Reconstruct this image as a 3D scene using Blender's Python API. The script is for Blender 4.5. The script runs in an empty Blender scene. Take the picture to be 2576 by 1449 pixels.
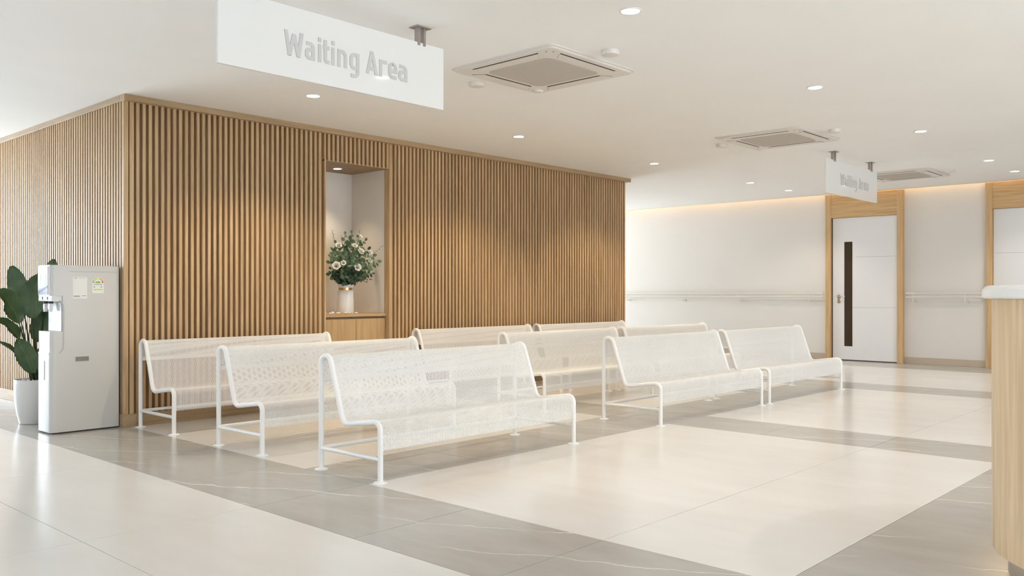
import bpy, bmesh, math, random
import numpy as np
from mathutils import Vector, Matrix

# ------------------------------------------------------------------ camera, world, light, exposure
SC = bpy.context.scene
COL = SC.collection
CAM_H = 1.05
F_PX, CX, HORIZON = 2182.7, 1288.0, 738.0
YAW = math.atan((3300 - CX) / F_PX)              # angle of the view direction from +X
cam_d = bpy.data.cameras.new('camera'); cam = bpy.data.objects.new('camera', cam_d); COL.objects.link(cam)
cam.location = (0, 0, CAM_H); cam.rotation_euler = (math.pi/2, 0, YAW - math.pi/2)
cam_d.sensor_width = 36; cam_d.lens = F_PX / 2576 * 36; cam_d.shift_y = (HORIZON - 724.5) / 2576
cam_d.clip_start = .05; cam_d.clip_end = 100
SC.camera = cam
w = bpy.data.worlds.new('world'); SC.world = w; w.use_nodes = True
w.node_tree.nodes['Background'].inputs[0].default_value = (.93, .96, 1, 1)
w.node_tree.nodes['Background'].inputs[1].default_value = .6
SC.view_settings.view_transform = 'Standard'; SC.view_settings.look = 'None'
SC.view_settings.gamma = 1; SC.view_settings.use_curve_mapping = False
SC.view_settings.exposure = -0.06
SC.cycles.max_bounces = 6; SC.cycles.diffuse_bounces = 5; SC.cycles.glossy_bounces = 3
SC.cycles.use_adaptive_sampling = True; SC.cycles.adaptive_threshold = .2; SC.cycles.adaptive_min_samples = 16
SC.cycles.sample_clamp_indirect = 6.0

def area_light(name, loc, rot, sx, sy, power, colour):
    d = bpy.data.lights.new(name, 'AREA'); d.shape = 'RECTANGLE'; d.size = sx; d.size_y = sy
    d.energy = power; d.color = colour
    o = bpy.data.objects.new(name, d); COL.objects.link(o); o.location = loc; o.rotation_euler = rot
    return o
DAY = (.75, .88, 1.0)
WARM = (1.0, .90, .775)
# daylight through the windows at the far ends of the two corridors
area_light('daylight_left_corridor', (.7, 13.95, 1.3), (math.radians(-90), 0, 0), 4.3, 2.3, 500, DAY)
area_light('daylight_right_corridor', (11.6, 13.95, 1.3), (math.radians(-90), 0, 0), 3.5, 2.3, 350, DAY)
# daylight through the glazed entrance front behind the camera
area_light('daylight_entrance', (-3.95, 2.0, 1.3), (0, math.radians(-90), 0), 2.3, 7.0, 50, (.84, .93, 1.0))
# unseen fill light added behind the viewer to brighten surfaces facing it
area_light('viewer_side_fill', (4.0, -4.95, 1.3), (math.radians(90), 0, 0), 9.0, 2.3, 370, (.84, .93, 1.0))
# warm LED strip in the ceiling cove along the door wall
area_light('cove_led_strip', (13.462, 5.2, 2.69), (0, 0, 0), .03, 12.0, 9, (1.0, .62, .26))
WASH = (1.0, .81, .56)
SPOT_POWER = 78; WASH_POWER = 130

# ------------------------------------------------------------------ pixel -> world helpers
FW = (math.cos(YAW), math.sin(YAW)); RT = (math.sin(YAW), -math.cos(YAW))
def ray(x):
    k = (x - CX) / F_PX
    return FW[0] + k*RT[0], FW[1] + k*RT[1]
def atY(x, y, Y):
    r = ray(x); t = Y / r[1]
    return Vector((r[0]*t, Y, CAM_H - (y - HORIZON)/F_PX*t))

# ------------------------------------------------------------------ materials
def new_mat(name):
    m = bpy.data.materials.new(name); m.use_nodes = True
    return m, m.node_tree.nodes, m.node_tree.links, m.node_tree.nodes['Principled BSDF']
def plain(name, col, rough=.5, metal=0, spec=.5, noise=0.0, nscale=3.0, emit=None, es=0):
    m, n, l, b = new_mat(name)
    b.inputs['Roughness'].default_value = rough; b.inputs['Metallic'].default_value = metal
    b.inputs['Specular IOR Level'].default_value = spec
    c = (*col, 1)
    b.inputs['Base Color'].default_value = c
    if noise:
        g = n.new('ShaderNodeNewGeometry'); t = n.new('ShaderNodeTexNoise'); r = n.new('ShaderNodeValToRGB')
        t.inputs['Scale'].default_value = nscale; t.inputs['Detail'].default_value = 4
        l.new(g.outputs['Position'], t.inputs['Vector']); l.new(t.outputs['Fac'], r.inputs['Fac'])
        r.color_ramp.elements[0].position = .3; r.color_ramp.elements[1].position = .7
        r.color_ramp.elements[0].color = (*[v*(1-noise) for v in col], 1)
        r.color_ramp.elements[1].color = (*[min(1, v*(1+noise)) for v in col], 1)
        l.new(r.outputs['Color'], b.inputs['Base Color'])
    if emit:
        b.inputs['Emission Color'].default_value = (*emit, 1); b.inputs['Emission Strength'].default_value = es
    return m
def wood(name, dark, light, axis='z', rough=.5, scale=1.0, vary=.12):
    m, n, l, b = new_mat(name)
    tc = n.new('ShaderNodeTexCoord'); oi = n.new('ShaderNodeObjectInfo')
    mp = n.new('ShaderNodeMapping'); s = {'x': (1.6, 34, 34), 'y': (34, 1.6, 34), 'z': (34, 34, 1.6)}[axis]
    mp.inputs['Scale'].default_value = tuple(v*scale for v in s)
    add = n.new('ShaderNodeVectorMath'); add.operation = 'ADD'
    mul = n.new('ShaderNodeVectorMath'); mul.operation = 'SCALE'; mul.inputs['Scale'].default_value = 1.0
    cmb = n.new('ShaderNodeCombineXYZ'); k = n.new('ShaderNodeMath'); k.operation = 'MULTIPLY'; k.inputs[1].default_value = 17
    l.new(oi.outputs['Random'], k.inputs[0])
    for i in range(3): l.new(k.outputs[0], cmb.inputs[i])
    l.new(tc.outputs['Object'], add.inputs[0]); l.new(cmb.outputs[0], add.inputs[1]); l.new(add.outputs[0], mp.inputs['Vector'])
    t = n.new('ShaderNodeTexNoise'); t.inputs['Scale'].default_value = 1.0; t.inputs['Detail'].default_value = 6
    t.inputs['Roughness'].default_value = .62; t.inputs['Distortion'].default_value = .5
    l.new(mp.outputs[0], t.inputs['Vector'])
    r = n.new('ShaderNodeValToRGB'); r.color_ramp.elements[0].position = .33; r.color_ramp.elements[1].position = .68
    r.color_ramp.elements[0].color = (*dark, 1); r.color_ramp.elements[1].color = (*light, 1)
    l.new(t.outputs['Fac'], r.inputs['Fac'])
    hs = n.new('ShaderNodeHueSaturation'); mr = n.new('ShaderNodeMapRange')
    mr.inputs['To Min'].default_value = 1 - vary; mr.inputs['To Max'].default_value = 1 + vary*.6
    l.new(oi.outputs['Random'], mr.inputs['Value']); l.new(mr.outputs[0], hs.inputs['Value'])
    l.new(r.outputs['Color'], hs.inputs['Color']); l.new(hs.outputs['Color'], b.inputs['Base Color'])
    bp = n.new('ShaderNodeBump'); bp.inputs['Strength'].default_value = .08; bp.inputs['Distance'].default_value = .002
    l.new(t.outputs['Fac'], bp.inputs['Height']); l.new(bp.outputs[0], b.inputs['Normal'])
    b.inputs['Roughness'].default_value = rough
    return m
def stone(name, base, cloud, vein=None, rough=.2):
    m, n, l, b = new_mat(name)
    g = n.new('ShaderNodeNewGeometry')
    t = n.new('ShaderNodeTexNoise'); t.inputs['Scale'].default_value = 1.7; t.inputs['Detail'].default_value = 7; t.inputs['Roughness'].default_value = .6
    mp = n.new('ShaderNodeMapping'); mp.inputs['Rotation'].default_value = (0, 0, math.radians(38)); mp.inputs['Scale'].default_value = (2.2, .7, 1)
    l.new(g.outputs['Position'], mp.inputs['Vector']); l.new(mp.outputs[0], t.inputs['Vector'])
    r = n.new('ShaderNodeValToRGB'); r.color_ramp.elements[0].position = .3; r.color_ramp.elements[1].position = .72
    r.color_ramp.elements[0].color = (*base, 1); r.color_ramp.elements[1].color = (*cloud, 1)
    l.new(t.outputs['Fac'], r.inputs['Fac'])
    col = r.outputs['Color']
    if vein:
        # long thin pale veins drifting across the slabs
        mp2 = n.new('ShaderNodeMapping'); mp2.inputs['Rotation'].default_value = (0, 0, math.radians(-26))
        mp2.inputs['Scale'].default_value = (1, 1, 1); l.new(g.outputs['Position'], mp2.inputs['Vector'])
        nz = n.new('ShaderNodeTexNoise'); nz.inputs['Scale'].default_value = 1.5; nz.inputs['Detail'].default_value = 5; nz.inputs['Roughness'].default_value = .55
        l.new(mp2.outputs[0], nz.inputs['Vector'])
        sx = n.new('ShaderNodeSeparateXYZ'); l.new(mp2.outputs[0], sx.inputs[0])
        a = n.new('ShaderNodeMath'); a.operation = 'MULTIPLY_ADD'; a.inputs[1].default_value = .34
        l.new(nz.outputs['Fac'], a.inputs[0]); l.new(sx.outputs['X'], a.inputs[2])
        a2 = n.new('ShaderNodeMath'); a2.operation = 'MULTIPLY'; a2.inputs[1].default_value = 2.7; l.new(a.outputs[0], a2.inputs[0])
        fr = n.new('ShaderNodeMath'); fr.operation = 'FRACT'; l.new(a2.outputs[0], fr.inputs[0])
        sb = n.new('ShaderNodeMath'); sb.operation = 'SUBTRACT'; sb.inputs[1].default_value = .5; l.new(fr.outputs[0], sb.inputs[0])
        ab = n.new('ShaderNodeMath'); ab.operation = 'ABSOLUTE'; l.new(sb.outputs[0], ab.inputs[0])
        mr = n.new('ShaderNodeMapRange'); mr.inputs['From Min'].default_value = .002; mr.inputs['From Max'].default_value = .016
        mr.inputs['To Min'].default_value = 1; mr.inputs['To Max'].default_value = 0; l.new(ab.outputs[0], mr.inputs['Value'])
        nm = n.new('ShaderNodeTexNoise'); nm.inputs['Scale'].default_value = 1.1; nm.inputs['Detail'].default_value = 2; l.new(g.outputs['Position'], nm.inputs['Vector'])
        mk = n.new('ShaderNodeMapRange'); mk.inputs['From Min'].default_value = .43; mk.inputs['From Max'].default_value = .55; l.new(nm.outputs['Fac'], mk.inputs['Value'])
        mm = n.new('ShaderNodeMath'); mm.operation = 'MULTIPLY'; l.new(mr.outputs[0], mm.inputs[0]); l.new(mk.outputs[0], mm.inputs[1])
        mx = n.new('ShaderNodeMix'); mx.data_type = 'RGBA'; l.new(mm.outputs[0], mx.inputs['Factor'])
        l.new(col, mx.inputs[6]); mx.inputs[7].default_value = (*vein, 1)
        col = mx.outputs[2]
    l.new(col, b.inputs['Base Color'])
    b.inputs['Roughness'].default_value = rough
    return m
def leafmat(name, c1, c2, rough=.38):
    m, n, l, b = new_mat(name)
    tc = n.new('ShaderNodeTexCoord'); t = n.new('ShaderNodeTexNoise'); t.inputs['Scale'].default_value = 9; t.inputs['Detail'].default_value = 3
    l.new(tc.outputs['Object'], t.inputs['Vector']); r = n.new('ShaderNodeValToRGB')
    r.color_ramp.elements[0].position = .35; r.color_ramp.elements[1].position = .68
    r.color_ramp.elements[0].color = (*c1, 1); r.color_ramp.elements[1].color = (*c2, 1)
    l.new(t.outputs['Fac'], r.inputs['Fac']); l.new(r.outputs['Color'], b.inputs['Base Color'])
    b.inputs['Roughness'].default_value = rough
    return m

M = dict(
    ceiling=plain('ceiling_paint', (.86, .845, .82), .85, noise=.01, nscale=2),
    wall=plain('wall_paint', (.72, .695, .66), .8, noise=.015, nscale=1.5),
    wallpale=plain('side_wall_paint', (.80, .78, .75), .8, noise=.01, nscale=1.5),
    slat=wood('oak_slat', (.43, .272, .135), (.61, .428, .24), 'z', .5, vary=.07),
    slatx=wood('oak_rail', (.34, .225, .12), (.47, .33, .19), 'x', .5, vary=.04),  # slat oak darkened: crown's shade put into the colour, baseboard's darker tone too
    slaty=wood('oak_rail_side', (.34, .225, .12), (.47, .33, .19), 'y', .5, vary=.04),  # same darkened oak, crown shade included, grain along the side wall
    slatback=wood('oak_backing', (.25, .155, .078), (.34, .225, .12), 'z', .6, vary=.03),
    oakdoor=wood('door_frame_oak', (.52, .33, .155), (.68, .47, .25), 'z', .45, vary=.05),
    oakdoorh=wood('door_header_oak', (.50, .31, .14), (.68, .47, .25), 'y', .45, vary=.03),
    oakdesk=wood('desk_oak', (.60, .435, .255), (.78, .605, .39), 'z', .42, 1.0, vary=.05),
    cabinet=wood('cabinet_oak', (.40, .255, .12), (.54, .36, .18), 'z', .45, vary=.04),
    cabinetx=wood('cabinet_top_oak', (.42, .265, .125), (.56, .375, .19), 'x', .45, vary=.03),
    niche=plain('niche_laminate', (.70, .655, .60), .6, noise=.02, nscale=4),
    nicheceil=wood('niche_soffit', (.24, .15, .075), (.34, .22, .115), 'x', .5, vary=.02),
    cream=stone('cream_floor_stone', (.79, .77, .74), (.85, .832, .805), None, .2),
    grey=stone('grey_floor_marble', (.44, .418, .388), (.53, .506, .472), (.86, .84, .80), .2),
    grout=plain('grout', (.16, .145, .13), .8, noise=.05),
    white_metal=plain('white_powder_coat', (.93, .925, .915), .35, noise=.01),
    white_plastic=plain('white_plastic', (.68, .675, .67), .28, noise=.008),
    grey_plastic=plain('light_grey_plastic', (.60, .585, .56), .3, noise=.008),
    sign=plain('sign_acrylic', (.82, .81, .79), .06, spec=.55, noise=.004),
    letter=plain('sign_lettering', (.60, .585, .57), .35, noise=.02),
    steel=plain('brushed_steel', (.42, .38, .35), .35, .9, noise=.04, nscale=30),
    chrome=plain('satin_nickel', (.62, .59, .55), .25, .9, noise=.02, nscale=30),
    rail=plain('beige_rail_steel', (.74, .70, .645), .3, 0, noise=.02),
    black=plain('black_rubber', (.015, .015, .016), .5, noise=.1),
    dark=plain('dark_slot', (.055, .042, .033), .7, noise=.05),
    acwhite=plain('cassette_white', (.72, .68, .63), .45, noise=.01),
    acgrille=plain('cassette_grille', (.50, .455, .405), .6, noise=.03, nscale=160),
    doorwhite=plain('door_white_laminate', (.80, .80, .81), .4, noise=.006),
    bronze=plain('bronze_tinted_glass', (.050, .038, .026), .08, spec=.6, noise=.05),
    screen=plain('reflection_tinted_panel', (.30, .29, .345), .3, 0, spec=.06, noise=.05),  # display grey with its purple-grey reflection put into the base colour
    mark=plain('white_print', (.9, .9, .92), .5, noise=.01),
    inkgrey=plain('grey_print', (.22, .21, .21), .6, noise=.05),
    paper=plain('label_paper', (.80, .785, .755), .5, noise=.006),
    green=plain('label_green', (.23, .48, .07), .5, noise=.03),
    lime=plain('label_lime', (.50, .68, .10), .5, noise=.03),
    yellow=plain('label_yellow', (.80, .66, .14), .5, noise=.03),
    orange=plain('label_orange', (.82, .36, .08), .5, noise=.03),
    red=plain('label_red', (.70, .10, .06), .5, noise=.03),
    pot=plain('white_glazed_planter', (.70, .68, .66), .3, noise=.01),
    gravel=plain('white_gravel', (.72, .69, .65), .7, noise=.12, nscale=60),
    leaf=leafmat('banana_leaf', (.036, .078, .027), (.078, .135, .048)),
    midrib=plain('leaf_midrib', (.12, .16, .05), .5, noise=.08, nscale=20),
    stem=plain('leaf_stalk', (.025, .040, .012), .5, noise=.15, nscale=20),
    euc=leafmat('eucalyptus_leaf', (.060, .115, .055), (.17, .25, .135), .5),
    eucdark=leafmat('dark_bouquet_leaf', (.018, .042, .022), (.05, .095, .05), .5),
    brownleaf=leafmat('brown_sprig_leaf', (.05, .022, .012), (.10, .045, .022), .5),
    petal=plain('white_petal', (.86, .82, .74), .6, noise=.03, nscale=40),
    twig=plain('green_twig', (.16, .20, .08), .6, noise=.1),
    ceramic=plain('white_ceramic', (.78, .77, .75), .3, noise=.01),
    gold=plain('copper_band', (.62, .33, .14), .22, 1.0, noise=.04, nscale=40),
    lampglow=plain('lamp_diffuser', (1, 1, 1), .5, emit=(1.0, .94, .85), es=9, noise=.001),
    whitetrim=plain('downlight_trim', (.80, .78, .75), .4, noise=.01),
    slab=plain('white_solid_surface', (.84, .825, .80), .25, noise=.006),
    plinth=plain('desk_plinth', (.30, .27, .24), .5, noise=.04),
    pebble=plain('white_pebble', (.80, .74, .66), .6, noise=.05, nscale=60),
)

# ------------------------------------------------------------------ mesh helpers
def to_mesh(name, V, Fc, smooth=False):
    me = bpy.data.meshes.new(name); me.from_pydata([tuple(v) for v in V], [], Fc); me.update()
    if smooth: me.polygons.foreach_set('use_smooth', [True]*len(me.polygons))
    return me
def obj(name, me, mat, parent=None, loc=(0, 0, 0), rot=(0, 0, 0), smooth=None):
    o = bpy.data.objects.new(name, me); COL.objects.link(o)
    if mat is not None and not me.materials: me.materials.append(M[mat] if isinstance(mat, str) else mat)
    o.parent = parent; o.location = loc; o.rotation_euler = rot
    return o
def tag(o, label=None, cat=None, group=None, kind=None):
    if label: o['label'] = label
    if cat: o['category'] = cat
    if group: o['group'] = group
    if kind: o['kind'] = kind
    return o
def thing(name, label, cat, loc=(0, 0, 0), group=None, rz=0, kind=None):
    o = bpy.data.objects.new(name, None); COL.objects.link(o); o.location = loc; o.rotation_euler = (0, 0, rz)
    o.empty_display_size = .1
    return tag(o, label, cat, group, kind)
class MB:
    """collects shapes into one mesh"""
    def __init__(s, org=(0, 0, 0)): s.V = []; s.F = []; s.o = Vector(org)
    def add(s, V, Fc):
        b = len(s.V); s.V += [Vector(v) - s.o for v in V]; s.F += [tuple(i + b for i in f) for f in Fc]
        return s
    def box(s, x0, x1, y0, y1, z0, z1):
        V = [(x, y, z) for z in (z0, z1) for y in (y0, y1) for x in (x0, x1)]
        return s.add(V, [(0, 2, 3, 1), (4, 5, 7, 6), (0, 1, 5, 4), (2, 6, 7, 3), (0, 4, 6, 2), (1, 3, 7, 5)])
    def bbox(s, x0, x1, y0, y1, z0, z1, r=.004, seg=2):
        bm = bmesh.new(); bmesh.ops.create_cube(bm, size=1)
        for v in bm.verts: v.co = Vector(((x0+x1)/2 + v.co.x*(x1-x0), (y0+y1)/2 + v.co.y*(y1-y0), (z0+z1)/2 + v.co.z*(z1-z0)))
        bmesh.ops.bevel(bm, geom=list(bm.edges), offset=r, segments=seg, affect='EDGES', profile=.5)
        bm.verts.index_update()
        V = [v.co.copy() for v in bm.verts]; Fc = [tuple(v.index for v in f.verts) for f in bm.faces]; bm.free()
        return s.add(V, Fc)
    def tube(s, pts, r, n=10, cap=True, closed=False):
        pts = [Vector(p) for p in pts]; N = len(pts); rr = r if isinstance(r, (list, tuple)) else [r]*N
        T = []
        for i in range(N):
            a = pts[i-1] if (i or closed) else pts[i]; b = pts[(i+1) % N] if (i < N-1 or closed) else pts[i]
            T.append((b - a).normalized())
        up = Vector((0, 0, 1)) if abs(T[0].z) < .9 else Vector((1, 0, 0))
        u = T[0].cross(up).normalized(); V = []
        for i in range(N):
            u = (u - T[i]*u.dot(T[i])).normalized(); v = T[i].cross(u)
            for k in range(n):
                a = 2*math.pi*k/n; V.append(pts[i] + (u*math.cos(a) + v*math.sin(a))*rr[i])
        Fc = []
        for i in range(N if closed else N-1):
            j = (i+1) % N
            for k in range(n): Fc.append((i*n+k, i*n+(k+1) % n, j*n+(k+1) % n, j*n+k))
        if cap and not closed: Fc += [tuple(range(n-1, -1, -1)), tuple((N-1)*n+k for k in range(n))]
        return s.add(V, Fc)
    def lathe(s, prof, c=(0, 0, 0), n=32):
        V = []; Fc = []; m = len(prof)
        for (r, z) in prof:
            for k in range(n):
                a = 2*math.pi*k/n; V.append((c[0] + r*math.cos(a), c[1] + r*math.sin(a), c[2] + z))
        for i in range(m-1):
            for k in range(n): Fc.append((i*n+k, i*n+(k+1) % n, (i+1)*n+(k+1) % n, (i+1)*n+k))
        Fc += [tuple(range(n-1, -1, -1)), tuple((m-1)*n+k for k in range(n))]
        return s.add(V, Fc)
    def prism(s, poly, h0, h1, ax='z'):
        """poly in the plane across axis ax, extruded from h0 to h1"""
        def P(a, b, h): return {'z': (a, b, h), 'y': (a, h, b), 'x': (h, a, b)}[ax]
        n = len(poly); V = [P(a, b, h0) for a, b in poly] + [P(a, b, h1) for a, b in poly]
        Fc = [tuple(range(n-1, -1, -1)), tuple(range(n, 2*n))] + [(i, (i+1) % n, n+(i+1) % n, n+i) for i in range(n)]
        return s.add(V, Fc)
    def build(s, name, mat, parent=None, smooth=False, loc=(0, 0, 0), auto=None):
        me = to_mesh(name, s.V, s.F)
        bm = bmesh.new(); bm.from_mesh(me); bmesh.ops.recalc_face_normals(bm, faces=bm.faces); bm.to_mesh(me); bm.free()
        if smooth:
            me.polygons.foreach_set('use_smooth', [True]*len(me.polygons))
            me.set_sharp_from_angle(angle=math.radians(auto or 40))
        return obj(name, me, mat, parent, loc)
def rrect(x0, x1, y0, y1, r, seg=5):
    """rounded rectangle outline; r = one radius or four (x0y0, x1y0, x1y1, x0y1)"""
    R = r if isinstance(r, (list, tuple)) else [r]*4; P = []
    for (cx, cy, sx, sy, a0, rr) in ((x0, y0, 1, 1, 180, R[0]), (x1, y0, -1, 1, 270, R[1]), (x1, y1, -1, -1, 0, R[2]), (x0, y1, 1, -1, 90, R[3])):
        if rr < 1e-5: P.append((cx, cy)); continue
        for k in range(seg+1):
            a = math.radians(a0 + 90*k/seg); P.append((cx + sx*rr + rr*math.cos(a), cy + sy*rr + rr*math.sin(a)))
    return P
def struct(o, label): return tag(o, label, None, None, 'structure')

CEIL = 2.605
XS, YS, XE = 2.93, 6.83, 9.70          # slatted block: left face, front face, right end
XF = 13.55                              # far wall with the doors

# ------------------------------------------------------------------ floor
fl = MB(); fl.box(-4, 13.7, -5, 14, -.05, -.010)
floor = struct(fl.build('floor', 'grout'), 'pale stone floor with grey marble bands around cream slabs')
slab_cache = {}
def slab(x0, x1, y0, y1, mat):
    g = .0016; sx, sy = round(x1-x0, 4), round(y1-y0, 4); key = (sx, sy, mat)
    if key not in slab_cache:
        b = MB(); b.prism(rrect(g, sx-g, g, sy-g, .0008, 1), -.010, 0.0)
        me = to_mesh('tile', b.V, b.F); me.materials.append(M[mat]); slab_cache[key] = me
    obj('tile', slab_cache[key], None, floor, (x0, y0, 0))
def cuts(a, b, start, step):
    c = [a]; v = start
    while v < a + .02: v += step
    while v < b - .02: c.append(v); v += step
    return c + [b]
def area(x0, x1, y0, y1, mat, xs=None, ys=None):
    X = [x0] + [v for v in (xs or []) if x0 < v < x1] + [x1]; Y = [y0] + [v for v in (ys or []) if y0 < v < y1] + [y1]
    for i in range(len(X)-1):
        for j in range(len(Y)-1): slab(X[i], X[i+1], Y[j], Y[j+1], mat)
JY = [2.217 + .805*k for k in range(-10, 16)]
XA = [2.27, 2.976, 5.988, 6.59, 9.585, 10.25, 12.60]
YA = [.81, 1.41, 3.82, 4.43]
area(-4, 2.27, -5, 14, 'cream', [1.465 - .805*k for k in range(7, -1, -1)], [2.217 + 1.61*k - 8.05 for k in range(0, 13)])
area(2.27, 2.976, -5, 14, 'grey', None, JY)
area(2.976, 10.25, 3.82, 4.43, 'grey', [3.876, 4.776, 5.676, 6.576, 7.476, 8.376, 9.276])
area(2.976, 10.25, .70, 1.41, 'grey', [5.988, 7.5, 9.0])
for x0, x1 in ((2.976, 5.988), (6.59, 9.585)):
    area(x0, x1, 1.41, 3.82, 'cream', None, [2.217])
    area(x0, x1, 4.43, 6.9, 'cream', None, [5.63])
    area(x0, x1, -5, .70, 'cream', None, [-3.4, -1.8, -.2])
for x0, x1 in ((5.988, 6.59), (9.585, 10.25)):
    area(x0, x1, 1.41, 3.82, 'grey', None, JY)
    area(x0, x1, 4.43, 6.9, 'grey', None, JY)
    area(x0, x1, -5, .70, 'grey', None, JY)
area(9.70, 10.25, 6.9, 14, 'grey', None, JY)
area(10.25, 12.60, -5, 14, 'cream', [11.45], [2.217 + 1.61*k - 6.44 for k in range(0, 12)])
area(12.60, 13.7, -5, 14, 'grey', None, JY)

# ------------------------------------------------------------------ ceiling, plain walls
b = MB(); b.box(-4, 13.44, -5, 14, CEIL, CEIL+.02); b.box(-4, 13.7, -5, 14, CEIL+.10, CEIL+.14); b.box(13.42, 13.44, -5, 14, CEIL+.0, CEIL+.12)
ceiling = struct(b.build('ceiling', 'ceiling'), 'smooth off white ceiling with a cove gap along the door wall')
b = MB(); b.box(XF, XF+.15, -5, 14, 0, CEIL+.12)
struct(b.build('wall_right', 'wall'), 'warm grey painted wall behind the two white doors')
b = MB(); b.box(-4, -.6, -5.15, -5, 0, CEIL+.12); b.box(8.6, 13.7, -5.15, -5, 0, CEIL+.12); b.box(-.6, 8.6, -5.15, -5, 0, .08); b.box(-.6, 8.6, -5.15, -5, 2.5, CEIL+.12)
struct(b.build('wall_back', 'wallpale'), 'pale wall behind the viewer')
b = MB(); b.box(-4.15, -4, -5, -2, 0, CEIL+.1); b.box(-4.15, -4, 6, 14, 0, CEIL+.1); b.box(-4.15, -4, -2, 6, 0, .08); b.box(-4.15, -4, -2, 6, 2.5, CEIL+.1)
struct(b.build('wall_left', 'wallpale'), 'pale outer wall with a wide glazed opening')
b = MB(); b.box(-4, -1.5, 14, 14.15, 0, CEIL+.1); b.box(2.9, 9.8, 14, 14.15, 0, CEIL+.1); b.box(13.4, 13.7, 14, 14.15, 0, CEIL+.1)
b.box(-4, 13.7, 14, 14.15, 2.5, CEIL+.1); b.box(-4, 13.7, 14, 14.15, 0, .08)
struct(b.build('wall_far', 'wallpale'), 'pale end wall with corridor window openings')
def window(n, p0, p1, axis, div):
    b = MB()
    for k in range(div+1):
        t = p0 + (p1-p0)*k/div
        if axis == 'x': b.box(t-.025, t+.025, 14.02, 14.08, .08, 2.5)
        else: b.box(-4.08, -4.02, t-.025, t+.025, .08, 2.5)
    struct(b.build('window_%d' % n, 'white_metal'), ('tall corridor window frame at the left corridor end', 'tall corridor window frame at the right corridor end', 'glazed entrance frame beside the viewer')[n-1])
window(1, -1.5, 2.9, 'x', 4); window(2, 9.8, 13.4, 'x', 3); window(3, -2, 6, 'y', 6)

# ------------------------------------------------------------------ slatted block with the niche
NX0, NX1, NZ0, NZ1, NY = 4.823, 5.585, .85, 2.30, 7.45
wall_s = thing('wall_slatted', 'long wall of vertical oak slats with a flower niche', None, (XS, YS, 0), kind='structure')
O = (XS, YS, 0)
b = MB(O)
b.box(XS+.03, NX0-.02, YS+.032, YS+.06, 0, CEIL); b.box(NX1+.02, XE, YS+.032, YS+.06, 0, CEIL); b.box(NX0-.02, NX1+.02, YS+.032, YS+.06, NZ1+.012, CEIL)
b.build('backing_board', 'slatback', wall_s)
b = MB(O); b.box(XE-.03, XE, YS+.06, 13.95, 0, CEIL); b.build('end_panel', 'slat', wall_s)
PITCH = .0505
def slat_mesh(wd, dp, z0, z1, nm):
    c = .0018
    b = MB(); b.prism([(0, dp), (0, c), (c, 0), (wd-c, 0), (wd, c), (wd, dp)], z0, z1)
    me = to_mesh(nm, b.V, b.F); me.materials.append(M['slat']); return me
long_slat = slat_mesh(.0255, .034, .10, 2.556, 'slat'); short_slat = slat_mesh(.0255, .034, NZ1+.002, 2.556, 'slat')
b = MB(); b.prism([(0, .034), (0, .002), (.002, 0), (.036, 0), (.036, .034)], .10, 2.556)
b.build('corner_post', 'slat', wall_s)
b = MB(); b.prism([(0, .034), (0, 0), (.034, 0), (.034, .034)], .10, 2.556)
b.build('slat', 'slat', wall_s, loc=(.046, 0, 0))
x = 3.030
while x < XE - .02:
    if x + .0255 < NX0 - .012 or x > NX1 + .045: obj('slat', long_slat, None, wall_s, (x-XS, 0, 0))
    elif x > NX0 - .005 and x + .0255 < NX1 + .002: obj('slat', short_slat, None, wall_s, (x-XS, 0, 0))
    x += PITCH
# niche: frame posts, soffit and lining
b = MB(O); b.bbox(NX0-.016, NX0, YS-.002, YS+.08, .10, 2.556, .002, 1); b.build('niche_post', 'slat', wall_s)
b = MB(O); b.bbox(NX1, NX1+.042, YS-.002, YS+.08, .10, 2.556, .002, 1); b.build('niche_post', 'slat', wall_s)
b = MB(O); b.box(NX0-.016, NX1+.01, YS+.004, NY, NZ1, NZ1+.012); b.build('niche_soffit', 'nicheceil', wall_s)
b = MB(O); b.box(NX0-.01, NX1+.01, NY, NY+.02, 0, NZ1); b.build('niche_back', 'niche', wall_s)
b = MB(O); b.box(NX0-.012, NX0, YS+.08, NY, 0, NZ1); b.build('niche_side', 'niche', wall_s)
b = MB(O); b.box(NX1, NX1+.012, YS+.08, NY, 0, NZ1); b.build('niche_side', 'niche', wall_s)
# left face
wall_l = thing('wall_slatted_side', 'short side wall of vertical oak slats behind the plant', None, (XS, YS, 0), kind='structure')
b = MB(O); b.box(XS+.032, XS+.06, YS+.034, 13.95, 0, CEIL); b.build('backing_board', 'slatback', wall_l)
y = 6.885
side_slat = None
b = MB(); b.prism([(.034, 0), (.0018, 0), (0, .0018), (0, .0237), (.0018, .0255), (.034, .0255)], .10, 2.556)
side_slat = to_mesh('slat', b.V, b.F); side_slat.materials.append(M['slat'])
while y < 10.35:
    obj('slat', side_slat, None, wall_l, (0, y-YS, 0)); y += PITCH
# crown and base
b = MB(); b.bbox(XS-.012, XE+.045, YS-.042, YS+.05, 2.556, CEIL-.0005, .002, 1)
struct(b.build('trim_1', 'slatx'), 'oak crown rail along the top of the long slatted wall')
b = MB(); b.bbox(XS-.013, XS+.05, YS+.05, 13.9, 2.556, CEIL-.0005, .002, 1)
struct(b.build('trim_2', 'slaty'), 'oak crown rail along the top of the slatted side wall')
b = MB(); b.bbox(XS-.012, NX0-.016, YS-.012, YS+.034, 0, .102, .002, 1); b.bbox(NX1+.042, XE, YS-.012, YS+.034, 0, .102, .002, 1)
struct(b.build('baseboard_center', 'slatx'), 'oak baseboard along the foot of the long slatted wall')
b = MB(); b.bbox(XS-.012, XS+.034, YS+.034, 13.9, 0, .102, .002, 1)
struct(b.build('baseboard_left', 'slaty'), 'oak baseboard along the foot of the slatted side wall')

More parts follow.
